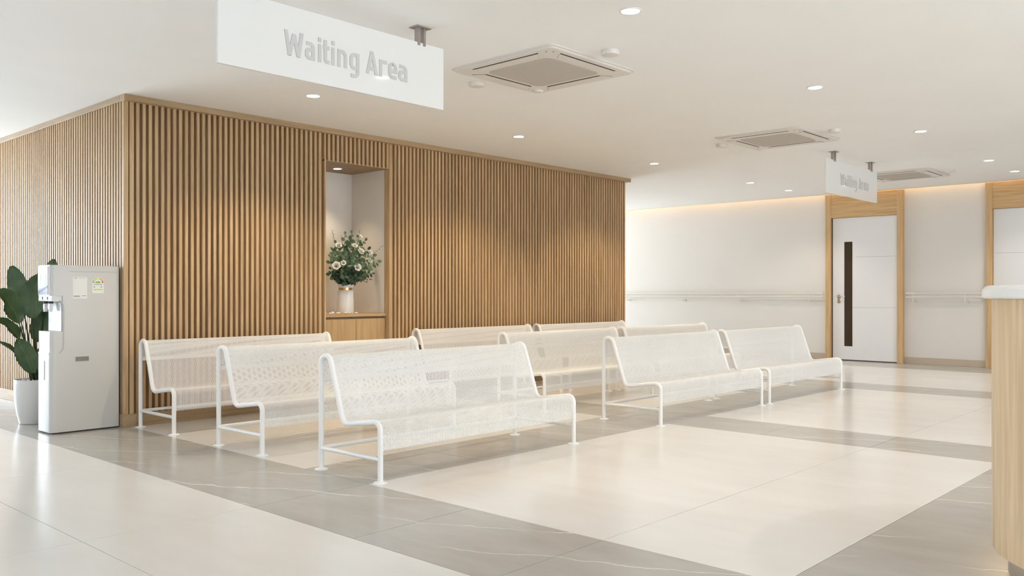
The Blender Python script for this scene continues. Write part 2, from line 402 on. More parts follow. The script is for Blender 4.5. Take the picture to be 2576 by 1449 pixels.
# ------------------------------------------------------------------ far wall: baseboards, doors, rails
DOORS = ((4.491, 5.675), (2.19, 3.376))
b = MB()
for y0, y1 in ((5.675, 14), (3.376, 4.491), (-5, 2.19)): b.bbox(XF-.014, XF, y0, y1, 0, .10, .002, 1)
struct(b.build('baseboard_right', plain('beige_base', (.50, .42, .33), .5, noise=.03)), 'beige baseboard under the handrail wall')
def door(n, ya, yb, label, flip=False):
    t = thing('door_%d' % n, label, None, (XF, (ya+yb)/2, 0), kind='structure'); o = (XF, (ya+yb)/2, 0)
    J = .088; xf = XF-.065; topz = 2.235
    for (u, v) in ((ya, ya+J), (yb-J, yb)):
        b = MB(o); b.bbox(xf, XF, u, v, 0, CEIL-.002, .002, 1); b.build('jamb', 'oakdoor', t)
    b = MB(o); b.bbox(xf+.004, XF, ya+J, yb-J, topz, CEIL-.002, .002, 1); b.build('header_panel', 'oakdoorh', t)
    y0, y1 = ya+J+.004, yb-J-.016
    lf = MB(o); lf.bbox(XF-.022, XF-.001, y0, y1, .014, topz-.004, .0015, 1); leaf = lf.build('door_leaf', 'doorwhite', t)
    b = MB(o); b.box(XF-.012, XF-.002, y1, y1+.016, .0, topz); b.box(XF-.012, XF-.001, y0, y1, .0, .014); b.build('door_gap_shade', 'dark', t)  # dark strips paint the shadow in the gaps beside and under the leaf
    g0, g1 = y1-.31, y1-.185
    b = MB(o); b.box(XF-.0245, XF-.021, g0, g1, .225, 1.855); gl = b.build('vision_strip', 'bronze', leaf)
    b = MB(o)
    b.box(XF-.0226, XF-.0215, y0+.02, g0-.06, 1.612, 1.616); b.box(XF-.0226, XF-.0215, y0+.02, g0, .829, .833)
    b.build('groove', plain('door_groove', (.42, .42, .42), .6, noise=.02), leaf)
    h = MB(o); yc = y1-.10
    h.tube([(XF-.022, yc, 1.0), (XF-.030, yc, 1.0)], .027, 16); h.tube([(XF-.030, yc, 1.0), (XF-.075, yc, 1.0)], .009, 10)
    h.tube([(XF-.075, yc+.008, 1.0), (XF-.078, yc-.05, 1.002), (XF-.072, yc-.115, 1.0)], [.010, .009, .008], 10)
    h.tube([(XF-.022, yc, .915), (XF-.032, yc, .915)], .022, 16)
    h.bbox(XF-.028, XF-.021, yc-.024, yc+.024, .90, 1.02, .006, 1)
    h.build('lever_handle', 'chrome', leaf, True)
    if flip:                                       # handed the other way: mirror the leaf about the opening's middle
        for ob in [c for c in t.children if c.name.startswith(('door_leaf', 'door_gap_shade'))]:
            for m_ob in [ob] + list(ob.children):
                for v in m_ob.data.vertices: v.co.y *= -1
                m_ob.data.flip_normals()
    return t
door(1, *DOORS[0], 'white door with a tall tinted glass strip in an oak frame')
door(2, *DOORS[1], 'white oak framed door cut off by the right edge, above the desk', True)

def handrail(label, y0, y1, brackets, ret):
    t = thing('handrail', label, 'handrail', (XF, (y0+y1)/2, .92), 'wall handrails'); o = t.location
    for z in (1.05, .995):
        xr = XF-.085; b = MB(o)
        pts = [(xr, y1, z)]
        if ret: pts += [(xr, y0+.06, z)] + [(xr + .085 - .085*math.cos(a), y0+.06-.06*math.sin(a), z) for a in (.4, .8, 1.2, 1.5)]
        else: pts += [(xr, y0, z)]
        b.tube(pts, .0125, 10); b.build('rail', 'rail', t, True)
    for y in brackets:
        b = MB(o); b.bbox(XF-.091, XF-.079, y-.008, y+.008, .915, 1.055, .002, 1)
        b.tube([(XF-.085, y, .925), (XF, y, .925)], .008, 8); b.tube([(XF-.010, y, .925), (XF, y, .925)], .024, 14)
        b.build('bracket', 'rail', t, True)
    return t
handrail('long double tube handrail on the wall left of the glass strip door', 5.70, 9.85, (9.47, 8.27, 7.17, 5.93), False)
handrail('short double tube handrail between the two oak door frames', 3.40, 4.44, (4.335, 3.63), True)

# ------------------------------------------------------------------ benches
BL = 1.71
def bench_path():
    """side profile (y, z): rear foot, up, over the arch, down the back, seat, front foot"""
    P = [(.558, 0.0), (.558, .63)]
    for k in range(1, 13):
        a = math.radians(161*k/12); P.append((.507 + .051*math.cos(a), .630 + .051*math.sin(a)))
    def fillet(A, C, B, r, n=7):
        A, C, B = Vector(A), Vector(C), Vector(B); u = (A-C).normalized(); v = (B-C).normalized()
        th = u.angle(v); d = r/math.tan(th/2); bis = (u+v).normalized(); c = C + bis*(r/math.sin(th/2))
        s, e = C+u*d - c, C+v*d - c; out = []
        a0, a1 = math.atan2(s.y, s.x), math.atan2(e.y, e.x)
        da = (a1-a0+math.pi) % (2*math.pi) - math.pi
        return [(c.x + r*math.cos(a0+da*k/n), c.y + r*math.sin(a0+da*k/n)) for k in range(n+1)]
    C1, C2 = (.3365, .2913), (0, .339)
    P += fillet(P[-1], C1, C2, .055) + fillet(C1, C2, (0, 0), .045)
    P.append((0, 0))
    return P
PATH = bench_path()
def sheet_mesh():
    # perforated steel sheet: hexagonal lattice of holes wrapped along the frame profile
    pts = np.array(PATH); seg = np.linalg.norm(np.diff(pts, axis=0), axis=1); S = np.concatenate([[0], np.cumsum(seg)])
    s0, s1 = .528, S[-1] - .178
    p = .0098; cs = p*math.sqrt(3)/2; R = p/math.sqrt(3); Rh = R*.655; th = .0011
    nx = int((BL - .022)/cs); ns = int((s1-s0)/p)
    i, j = np.meshgrid(np.arange(nx), np.arange(ns), indexing='ij'); i = i.ravel(); j = j.ravel()
    cx = .011 + cs/2 + i*((BL-.022)/nx); cy = s0 + (j + .5 + .5*(i % 2))*p
    cx = cx[:, None]; cy = cy[:, None]; sc = ((BL-.022)/nx)/cs
    a = np.radians(60*np.arange(6))[None]
    ox, oy = cx + R*sc*np.cos(a), cy + R*np.sin(a); ix, iy = cx + Rh*np.cos(a), cy + Rh*np.sin(a)
    X = np.stack([ox, ix, ix, ox], 1); Sv = np.stack([oy, iy, iy, oy], 1)           # (cells, 4 rings, 6)
    H = np.zeros_like(X); H[:, :2] = th; H[:, 2:] = -th
    Yp, Zp = np.interp(Sv, S, pts[:, 0]), np.interp(Sv, S, pts[:, 1])
    e = .004; ty = np.interp(Sv+e, S, pts[:, 0]) - np.interp(Sv-e, S, pts[:, 0]); tz = np.interp(Sv+e, S, pts[:, 1]) - np.interp(Sv-e, S, pts[:, 1])
    ln = np.hypot(ty, tz); ny, nz = tz/ln, -ty/ln
    V = np.stack([X, Yp + ny*H, Zp + nz*H], -1).reshape(-1, 3)
    k = np.arange(6); k2 = (k+1) % 6
    base = (np.arange(len(i))*24)[:, None, None, None]
    rings = np.array([[0, 1], [1, 2], [2, 3]])
    q = np.stack([rings[:, :1]*6 + k, rings[:, :1]*6 + k2, rings[:, 1:]*6 + k2, rings[:, 1:]*6 + k], -1)   # (3,6,4)
    Q = (base + q[None]).reshape(-1, 4)
    me = bpy.data.meshes.new('perforated_sheet')
    me.vertices.add(len(V)); me.vertices.foreach_set('co', V.ravel().astype(np.float32))
    me.loops.add(Q.size); me.loops.foreach_set('vertex_index', Q.ravel().astype(np.int32))
    me.polygons.add(len(Q)); me.polygons.foreach_set('loop_start', (np.arange(len(Q))*4).astype(np.int32))
    me.update(calc_edges=True)
    me.materials.append(M['white_metal'])
    return me
TR = .0155
def bench_proto():
    parts = []
    def part(b, nm):
        me = to_mesh(nm, b.V, b.F, True); me.set_sharp_from_angle(angle=math.radians(50)); me.materials.append(M['white_metal']); parts.append((nm, me, (0, 0, 0)))
        return me
    b = MB(); b.tube([(0, y, z) for y, z in PATH], TR, 12); fr = part(b, 'side_frame'); parts.append(('side_frame', fr, (BL, 0, 0)))
    b = MB(); b.tube([(0, .558, .128), (0, 0, .128)], .012, 10); st = part(b, 'side_stretcher'); parts.append(('side_stretcher', st, (BL, 0, 0)))
    b = MB(); b.tube([(0, .558, .128), (BL, .558, .128)], .0125, 10); part(b, 'rear_stretcher')
    b = MB(); b.prism(rrect(.549, .558, .520, .548, .003, 2), 0.008, BL-.008, 'x'); part(b, 'sheet_hem')
    b = MB(); b.lathe([(.040, 0), (.040, .003), (.036, .006), (.016, .008), (.0155, .012)], n=20); ft = part(b, 'foot_plate')
    parts[-1] = ('foot_plate', ft, (0, 0, 0))
    for p in ((0, .558, 0), (BL, 0, 0), (BL, .558, 0)): parts.append(('foot_plate', ft, p))
    parts.append(('perforated_sheet', sheet_mesh(), (0, 0, 0)))
    return parts
BPARTS = bench_proto()
ROWN = ('front row', 'middle row', 'back row against the slatted wall')
BLAB = [
    ['large white perforated steel bench at the front left, nearest the viewer', 'white perforated middle bench of the front row, its near foot by the grey band', 'white perforated bench at the far right of the front row, nearest the white door'],
    ['white perforated bench on the left, second from the slatted wall', 'white perforated bench in the centre of the nine, between front and back rows', 'white perforated bench of the middle row showing against the pale far wall'],
    ['white perforated bench beside the water dispenser, backed against the slatted wall', 'white perforated bench of the back row, just right of the flower niche', 'white perforated bench of the back row at the slatted wall\'s right end'],
]
for r, by in enumerate((3.79, 5.0, 6.215)):
    for c, bx in enumerate((3.037, 5.848, 7.718)):
        t = thing('bench', BLAB[r][c], 'bench', (bx, by, 0), 'white perforated waiting benches')
        for nm, me, p in BPARTS: obj(nm, me, None, t, p)

# ------------------------------------------------------------------ ceiling fittings
def cassette(cx, cy, label):
    t = thing('ceiling_air_conditioner', label, 'air conditioner', (cx, cy, CEIL), 'ceiling cassette air conditioners')
    h = .465
    b = MB(); b.prism(rrect(-h, h, -h, h, .05, 5), -.008, 0); b.build('mounting_frame', 'acwhite', t, True)
    b = MB(); g = h-.018; b.prism(rrect(-g, g, -g, g, .045, 5), -.021, -.008); b.build('panel', 'acwhite', t, True)
    for k in range(4):
        R = Matrix.Rotation(math.pi/2*k, 3, 'Z')
        def trap(l0, l1, y0, y1, z0, z1):
            P = [R @ Vector((a, q, 0)) for a, q in ((-l0, y0), (l0, y0), (l1, y1), (-l1, y1))]
            bb = MB(); bb.prism([(v.x, v.y) for v in P], z0, z1); return bb
        s = trap(.30, .235, .402, .318, -.0222, -.0205).build('air_slot_shade', 'dark', t)  # dark plate on the panel paints the shade inside the slot
        (trap(.295, .246, .404, .334, -.0245, -.0224) if k in (0, 3) else trap(.290, .230, .388, .314, -.0245, -.0224)).build('vane', 'acwhite', s)
    b = MB(); b.prism(rrect(-.285, .285, -.285, .285, .06, 5), -.0235, -.021); gr = b.build('grille', 'acgrille', t)
    b = MB()
    for k in range(-13, 14): b.box(-.255, .255, k*.02-.0025, k*.02+.0025, -.0245, -.0234)
    b.build('grille_rib', 'acgrille', gr)
    b = MB(); b.lathe([(.040, -.021), (.040, -.027), (.033, -.034), (.010, -.036)], (.375, .375, 0), 20); b.build('sensor', 'acwhite', t, True)
    for d in (-.016, .016): b = MB(); b.lathe([(.005, -.0225), (.005, -.0205)], (-.375+d, -.375-d, 0), 10); b.build('indicator', 'dark', t)
    return t
cassette(4.585, 3.93, 'square white ceiling air conditioner nearest the big hanging sign')
cassette(8.19, 3.93, 'square ceiling air conditioner in the middle, left of the small hanging sign')
cassette(11.805, 3.935, 'farthest ceiling air conditioner, partly hidden behind the small hanging sign')
def detector(x, y, label):
    b = MB(); b.lathe([(.058, 0), (.058, -.022), (.054, -.029), (.048, -.031), (.01, -.031)], n=28)
    o = b.build('ceiling_speaker', 'acwhite', None, True); o.location = (x, y, CEIL)
    tag(o, label, 'ceiling speaker', 'small round ceiling fittings beside the air conditioners')
detector(4.53, 4.53, 'small round white ceiling fitting left below the nearest air conditioner')
detector(4.515, 3.305, 'small round white ceiling fitting right of the nearest air conditioner')
detector(8.137, 4.52, 'small round ceiling fitting left of the middle air conditioner')
detector(8.131, 3.33, 'small round ceiling fitting right of the middle air conditioner')
detector(11.765, 3.345, 'small round ceiling fitting right of the farthest air conditioner')

ring_b = MB(); ring_b.lathe([(.062, 0), (.062, -.004), (.052, -.006), (.050, -.003)], n=28)
ring_me = to_mesh('trim_ring', ring_b.V, ring_b.F, True); ring_me.materials.append(M['whitetrim'])
disc_b = MB(); disc_b.lathe([(.050, -.003), (.050, -.0055), (.045, -.0065)], n=28)
disc_me = to_mesh('diffuser', disc_b.V, disc_b.F, False); disc_me.materials.append(M['lampglow'])
def downlight(x, y, label, z=CEIL, power=SPOT_POWER, s=1.0, cone=124, blend=.55, col=WARM):
    t = thing('recessed_downlight', label, 'ceiling light', (x, y, z), 'round recessed downlights')
    a = obj('trim_ring', ring_me, None, t); c = obj('diffuser', disc_me, None, t); a.scale = c.scale = (s, s, 1)
    d = bpy.data.lights.new('downlight_beam', 'SPOT'); d.energy = power; d.color = col; d.spot_size = math.radians(cone); d.spot_blend = blend; d.shadow_soft_size = .045*s
    o = bpy.data.objects.new('downlight_beam', d); COL.objects.link(o); o.parent = t; o.location = (0, 0, -.012)
for x, y, l in (
        (3.95, 2.755, 'largest round downlight, at the top edge of the picture'),
        (3.955, 5.772, 'round downlight in front of the slatted wall, just below the big hanging sign'),
        (6.36, 5.772, 'round downlight over the slatted wall, right of the flower niche'),
        (6.36, 2.755, 'round downlight in the open ceiling, right of the nearest air conditioner'),
        (8.765, 2.755, 'round downlight right of the middle air conditioner, left of the far right pair'),
        (8.78, 5.78, 'round downlight above the right end of the slatted wall'),
        (11.22, 2.77, 'round downlight at far right, left one of the pair by the picture edge'),
        (12.43, 2.773, 'round downlight at far right, closest to the oak framed doors'),
        (11.215, 5.789, 'round downlight on the far ceiling, left one of the pair above the handrail wall'),
        (12.43, 5.791, 'round downlight on the far ceiling, right one of the pair above the handrail wall'),
        (3.95, -.26, 'unseen round downlight added for light above the reception desk end'),  # this and the next: unseen lamps added out of frame for their light
        (6.36, -.26, 'unseen round downlight added for light above the reception desk back')):
    downlight(x, y, l, power=WASH_POWER if (5 < y < 6 and x < 9) else (55 if x > 11 else SPOT_POWER), col=WASH if (5 < y < 6 and x < 9) else WARM)
downlight(5.20, 7.17, 'small downlight in the soffit of the flower niche', NZ1, 42, .8, 82, .8, WASH)

# sign lettering: upright even-stroke capitals and lower case drawn from strokes
LETTERS = (('W', -.002, .112), ('a', .122, .182), ('i', .202, .2215), ('t', .233, .273), ('i', .287, .3065), ('n', .325, .387), ('g', .405, .469),
           ('A', .516, .596), ('r', .608, .662), ('e', .672, .737), ('a', .746, .812))
def round_path(P, r, n=6):
    P = [Vector(p) for p in P]; out = [P[0]]
    for A, C, B in zip(P[:-2], P[1:-1], P[2:]):
        u, v = (A-C).normalized(), (B-C).normalized(); th = u.angle(v); d = min(r/math.tan(th/2), (A-C).length*.98, (B-C).length*.98); rr = d*math.tan(th/2)
        c = C + (u+v).normalized()*(rr/math.sin(th/2)); s0, e0 = C+u*d-c, C+v*d-c
        a0, a1 = math.atan2(s0.y, s0.x), math.atan2(e0.y, e0.x); da = (a1-a0+math.pi) % (2*math.pi) - math.pi
        out += [Vector((c.x+rr*math.cos(a0+da*i/n), c.y+rr*math.sin(a0+da*i/n))) for i in range(n+1)]
    return out + [P[-1]]
def letter(ch, x0, x1, base, cap, xh, sw, yf, org):
    b = MB(org); h = sw/2; y0, y1 = yf-.0035, yf+.0005; lay = [0]
    def stroke(P, r=0.0):
        lay[0] += 1; y0 = yf-.0035-.00025*lay[0]
        P = round_path(P, r) if r else [Vector(p) for p in P]; n = len(P); L = []; Rr = []
        for i in range(n):
            d = (P[min(n-1, i+1)]-P[max(0, i-1)]).normalized(); nn = Vector((-d.y, d.x)); L.append(P[i]+nn*h); Rr.append(P[i]-nn*h)
        V = [(p.x, y0, base+p.y) for p in L+Rr] + [(p.x, y1, base+p.y) for p in L+Rr]; F = []
        for i in range(n-1):
            F += [(i, i+1, n+i+1, n+i), (2*n+i, 3*n+i, 3*n+i+1, 2*n+i+1), (i, 2*n+i, 2*n+i+1, i+1), (n+i, n+i+1, 3*n+i+1, 3*n+i)]
        F += [(0, n, 3*n, 2*n), (n-1, 3*n-1, 4*n-1, 2*n-1)]
        b.add(V, F)
    def slant(xa, za, xb, zb, w=sw*1.08):
        lay[0] += 1; y0 = yf-.0035-.00025*lay[0]; b.prism([(xa-w/2, base+za), (xa+w/2, base+za), (xb+w/2, base+zb), (xb-w/2, base+zb)], y0, y1, 'y')
    w = x1-x0; xl, xr = x0+h, x1-h; q = w*.36
    if ch == 'W':
        xs = [x0+h, x0+w*.27, x0+w*.5, x0+w*.73, x1-h]
        for i in range(4): slant(xs[i], (cap, 0, cap*.9, 0, cap)[i], xs[i+1], (cap, 0, cap*.9, 0, cap)[i+1])
    elif ch == 'A':
        slant(x0+h, 0, (x0+x1)/2, cap); slant((x0+x1)/2, cap, x1-h, 0); stroke([(x0+w*.22, cap*.25), (x1-w*.22, cap*.25)])
    elif ch == 'i':
        stroke([((x0+x1)/2, 0), ((x0+x1)/2, xh)]); stroke([((x0+x1)/2, cap*.85), ((x0+x1)/2, cap*1.02)])
    elif ch == 't':
        xs = x0+w*.36; stroke([(xs, cap*.98), (xs, h), (x1, h)], w*.3); stroke([(x0, xh-h), (x1, xh-h)])
    elif ch == 'n':
        stroke([(xl, 0), (xl, xh)]); stroke([(xl, xh-h), (xr, xh-h), (xr, 0)], q)
    elif ch == 'r':
        stroke([(xl, 0), (xl, xh)]); stroke([(xl, xh-h-w*.25), (xl+w*.15, xh-h), (x1, xh-h)], w*.3)
    elif ch == 'g':
        xm = (xl+xr)/2
        stroke([(xr, h+xh*.2), (xr, h), (xl, h), (xl, xh-h), (xr, xh-h), (xr, xh-h-xh*.2)], q)
        stroke([(xr, xh), (xr, -xh*.34), (x0+w*.12, -xh*.34)], q)
    elif ch == 'e':
        zm = xh*.48
        stroke([(xl, zm), (xr, zm)]); stroke([(xr, zm-h), (xr, xh-h), (xl, xh-h), (xl, h), (x1-w*.08, h)], q)
    elif ch == 'a':
        stroke([(x0+w*.12, xh-h), (xr, xh-h), (xr, 0)], q); stroke([(xr, xh*.57), (xl, xh*.57), (xl, h), (xr, h)], w*.26)
    return b
def hanging_sign(x0, x1, yc, z0, z1, brk, tx0, tx1, base, cap, label):
    t = thing('hanging_sign', label, 'sign', ((x0+x1)/2, yc, CEIL), 'hanging waiting area signs'); o = t.location
    th = .011
    b = MB(o); b.bbox(x0, x1, yc-th, yc+th, z0, z1, .002, 1); b.build('sign_board', 'sign', t)
    for x in brk:
        b = MB(o); b.bbox(x-.055, x+.055, yc-.04, yc+.04, CEIL-.005, CEIL, .0015, 1); pl = b.build('ceiling_plate', 'steel', t)
        for d in (-.021, .021):
            b = MB(o); b.bbox(x+d-.009, x+d+.009, yc-th-.007, yc+th+.007, z1-.018, CEIL-.004, .002, 1); b.build('hanger_bar', 'steel', t)
    k = (tx1-tx0)/.815; sw = .0195*k; xh = .742*cap
    for ch, a, e in LETTERS:
        letter(ch, tx0+a*k, tx0+e*k, base, cap, xh, sw, yc-th, o).build('letter', 'letter', t)
hanging_sign(2.088, 3.549, 3.84, 2.150, 2.516, (2.27, 3.372), 2.452, 3.266, 2.263, .126, 'large white hanging board lettered Waiting Area, near the viewer')
hanging_sign(9.174, 10.661, 3.86, 2.140, 2.514, (9.395, 10.473), 9.556, 10.385, 2.255, .126, 'small distant white hanging board lettered Waiting Area, before the doors')

# ------------------------------------------------------------------ niche cabinet, vase, bouquet, pebbles
t = thing('niche_cabinet', 'oak two door cabinet built into the flower niche', 'cabinet', ((NX0+NX1)/2, 7.1, 0)); o = t.location
YF = YS + .055
b = MB(o); b.box(NX0+.004, NX1-.004, YF+.022, NY-.004, 0, .795); b.build('body', 'cabinet', t)
b = MB(o); b.bbox(NX0+.003, NX1-.003, YF-.012, NY-.004, .822, .85, .002, 1); b.build('worktop', 'cabinetx', t)
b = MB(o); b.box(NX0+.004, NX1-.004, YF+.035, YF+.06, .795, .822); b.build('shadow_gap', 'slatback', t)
xm = (NX0+NX1)/2 + .01
for u, v in ((NX0+.008, xm-.002), (xm+.002, NX1-.008)):
    b = MB(o); b.bbox(u, v, YF, YF+.021, .09, .80, .0015, 1); b.build('door', 'cabinet', t)
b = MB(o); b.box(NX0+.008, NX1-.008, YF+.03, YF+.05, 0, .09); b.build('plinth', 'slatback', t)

VX, VY = 5.275, 7.14
t = thing('vase', 'tall white vase with a copper neck ring on the niche cabinet', 'vase', (VX, VY, .85))
b = MB(); b.lathe([(.084, 0), (.086, .004), (.083, .12), (.078, .225), (.073, .232), (.069, .233)], n=40); b.build('body', 'ceramic', t, True)
b = MB(); b.lathe([(.067, .232), (.067, .258)], n=40); b.build('neck_ring', 'gold', t, True)
b = MB(); b.lathe([(.070, .257), (.075, .262), (.074, .34), (.070, .342), (.068, .335), (.045, .30)], n=40); b.build('collar', 'ceramic', t, True)

random.seed(5)
bq = thing('flower_bouquet', 'bouquet of white flowers and eucalyptus standing in the vase', 'flowers', (VX, VY, 1.14)); BO = Vector((VX, VY, 1.14))
def leaf_quads(b, base, d, nrm, ln, wd, cup=.15, nseg=5, shape='oval'):
    d = d.normalized(); s = d.cross(nrm).normalized(); n = s.cross(d).normalized(); st = len(b.V); V = []; Fc = []
    for i in range(nseg+1):
        u = i/nseg
        wv = wd*(math.sin(math.pi*min(1, u*.94+.03))**(.7 if shape == 'oval' else 1.1))
        c = base + d*ln*u - n*ln*.18*u*u
        V += [c - s*wv + n*cup*wv, c, c + s*wv + n*cup*wv]
    for i in range(nseg):
        for k in range(2): Fc.append((3*i+k, 3*i+k+1, 3*i+4+k, 3*i+3+k))
    b.add(V, Fc)
def rose(pos, r, facing, name='flower'):
    b = MB(BO); f = facing.normalized()
    a = f.cross(Vector((0, 0, 1))); a = a.normalized() if a.length > .1 else Vector((1, 0, 0)); c = f.cross(a)
    for ring, (np_, rad, tilt, sz) in enumerate(((3, .10, .15, .55), (4, .26, .35, .66), (5, .42, .62, .78), (6, .52, 1.0, .86))):
        for k in range(np_):
            th = 2*math.pi*k/np_ + ring*.6 + random.uniform(-.15, .15)
            out = a*math.cos(th) + c*math.sin(th); tan = f.cross(out)
            V = []; Fc = []
            for i in range(4):
                u = i/3; lean = tilt*u
                for j in range(-2, 3):
                    q = j/2; wv = sz*r*(.45+.55*math.sin(math.pi*min(.95, .25+.6*u)))
                    p = pos + out*(rad*r + sz*r*math.sin(lean)*u*.8) + f*(sz*r*(math.cos(lean)*u) - .35*r) + tan*wv*q*.8 - out*(q*q)*wv*.42
                    V.append(p)
            for i in range(3):
                for j in range(4): Fc.append((5*i+j, 5*i+j+1, 5*i+6+j, 5*i+5+j))
            b.add(V, Fc)
    return b.build(name, 'petal', bq, True, auto=80)
def q(px, py, dy=0.0): return atY(px, py, VY + dy)
flowers = [(852, 617, .024, -.10), (893, 618, .020, -.16), (905, 594, .022, -.05), (909, 632, .028, -.17), (931, 634, .022, -.20), (930, 654, .024, -.20), (846, 668, .030, -.18), (864, 661, .020, -.20), (900, 672, .028, -.21)]
for px, py, r, dy in flowers:
    p = q(px, py, dy); f = (p - (BO + Vector((0, .05, .1)))).normalized() + Vector((-.25, -.7, .15))
    rose(p, r*1.32, f)
    b = MB(BO); b.tube([BO + Vector((0, 0, -.03)), BO.lerp(p, .5) + Vector((0, 0, .02)), p], .0025, 6); b.build('flower_stem', 'twig', bq, True)
def sprig(tip, n, ln, wd, mat, shape='oval', wob=.03, start=.22):
    mid = BO.lerp(tip, .55) + Vector((random.uniform(-wob, wob), random.uniform(-wob, wob), .05))
    P = []
    for i in range(11):
        u = i/10; P.append(BO*(1-u)**2 + mid*2*u*(1-u) + tip*u*u)
    b = MB(BO); b.tube(P, [.0028-.0018*i/10 for i in range(11)], 6); st = b.build('sprig', 'twig', bq, True)
    b = MB(BO)
    for k in range(n):
        u = start + (1-start)*k/max(1, n-1); i = min(9, int(u*10)); c = P[i].lerp(P[i+1], u*10-i); d = (P[i+1]-P[i]).normalized()
        side = d.cross(Vector((random.uniform(-.5, .5), -1, random.uniform(-.5, .5)))).normalized()*(1 if k % 2 else -1)
        dd = (d*.45 + side*.9 + Vector((random.uniform(-.3, .3), random.uniform(-.4, .1), random.uniform(-.3, .3))))
        if k == n-1: dd = d
        sc = random.uniform(.75, 1.1)*(1.0 - .35*u)
        leaf_quads(b, c, dd, Vector((random.uniform(-.6, .2), -1, random.uniform(.0, .8))), ln*sc, wd*sc, .2, 5, shape)
    b.build('leaves', mat, st, True, auto=80)
tips = [(836, 630, .02), (852, 640, -.14), (866, 628, -.12), (896, 632, -.14), (916, 640, -.2), (938, 645, -.22), (904, 612, -.06), (880, 604, -.1), (840, 655, -.15), (862, 655, -.2), (926, 668, -.22), (895, 660, -.24), (878, 662, -.22), (832, 648, -.08), (868, 590, -.05), (884, 587, -.02), (898, 598, -.08), (925, 628, -.20), (950, 660, -.2), (935, 688, -.18), (842, 640, -.10), (830, 662, -.02), (829, 690, -.08), (870, 640, -.2), (888, 650, -.22), (912, 665, -.22), (858, 690, -.2), (880, 700, -.2), (905, 700, -.2), (845, 612, .0), (918, 606, -.1), (875, 615, .02)]
for i, (px, py, dy) in enumerate(tips):
    low = py > 676
    sprig(q(px, py, dy), 11, .070 if not low else .072, .028 if not low else .027, 'eucdark' if low or i % 5 == 2 else 'euc')
for px, py, dy in ((838, 700, -.12), (848, 706, -.15), (866, 712, -.18), (890, 708, -.2), (915, 695, -.2), (872, 680, -.16), (900, 688, -.16), (834, 676, -.1), (856, 672, -.1), (884, 676, -.12)):
    sprig(q(px, py, dy), 7, .075, .030, 'eucdark', start=.3)
for px, py, dy in ((836, 582, -.05), (905, 580, -.05), (961, 620, -.24), (951, 655, -.24), (858, 592, -.1)):
    sprig(q(px, py, dy), 12, .020, .0055, 'eucdark', 'thin', start=.5)
for px, py, dy in ((928, 702, -.22), (918, 708, -.22)):
    sprig(q(px, py, dy), 7, .055, .010, 'brownleaf', 'thin', start=.5)

random.seed(11)
for i in range(9):
    r = random.uniform(.010, .017); bm = bmesh.new(); bmesh.ops.create_icosphere(bm, subdivisions=2, radius=1)
    for v in bm.verts:
        v.co *= 1 + .18*math.sin(v.co.x*4+i)*math.cos(v.co.y*3+i*2); v.co = Vector((v.co.x*r*1.7, v.co.y*r*1.2, v.co.z*r*.75))
    zmin = min(v.co.z for v in bm.verts)
    for v in bm.verts: v.co.z -= zmin
    me = bpy.data.meshes.new('pebble'); bm.to_mesh(me); bm.free(); me.polygons.foreach_set('use_smooth', [True]*len(me.polygons))
    xx = 4.855 + (i*.042 if i < 5 else .21 + (i-5)*.058); yy = YF + .03 + .03*(i % 2) + random.uniform(0, .015)
    pb = obj('pebble', me, 'pebble', None, (xx, yy, .85), (0, 0, random.uniform(0, 3)))
    tag(pb, 'white pebble scattered on the cabinet top before the vase', 'pebble', 'white pebbles on the niche cabinet')

# ------------------------------------------------------------------ water dispenser
t = thing('water_dispenser', 'tall white floor standing water dispenser at the slatted corner', 'water dispenser', (2.66, 7.005, 0)); o = t.location
dx0, dx1, dy0, dy1, dh = 2.408, 2.912, 6.87, 7.142, 1.262
b = MB(o); b.prism(rrect(2.494, dx1, dy0, dy1, [0, .006, .006, 0], 3), .012, dh-.004); b.prism(rrect(2.494, dx1-.006, dy0+.006, dy1-.006, [0, .004, .004, 0], 3), dh-.004, dh)
body = b.build('body', 'grey_plastic', t, True)
b = MB(o); b.prism(rrect(dx0, 2.494, dy0, dy1, [.034, 0, 0, .034], 6), 1.032, dh-.004); b.prism(rrect(dx0+.006, 2.494, dy0+.006, dy1-.006, [.03, 0, 0, .03], 6), dh-.004, dh)
head = b.build('dispensing_head', 'grey_plastic', t, True)
b = MB(o); b.prism(rrect(dx0+.004, 2.494, dy0, dy1, [.034, 0, 0, .034], 6), .605, .765); lower = b.build('tray_housing', 'grey_plastic', t, True)
b = MB(o); b.prism(rrect(dx0, 2.494, dy0-.001, dy1, [.036, 0, 0, .036], 6), .012, .600); b.prism(rrect(dx0-.002, 2.494, dy0-.0015, dy1, [.036, 0, 0, .036], 6), .592, .606)
cover = b.build('front_cover', 'grey_plastic', t, True)
b = MB(o); b.box(dx0+.02, dx1-.02, dy0+.02, dy1-.02, 0, .012); b.build('base', 'dark', t)
b = MB(o); b.bbox(2.488, 2.4925, dy0+.012, dy1-.004, .765, 1.0, .001, 1); b.build('splash_back', 'white_plastic', t)
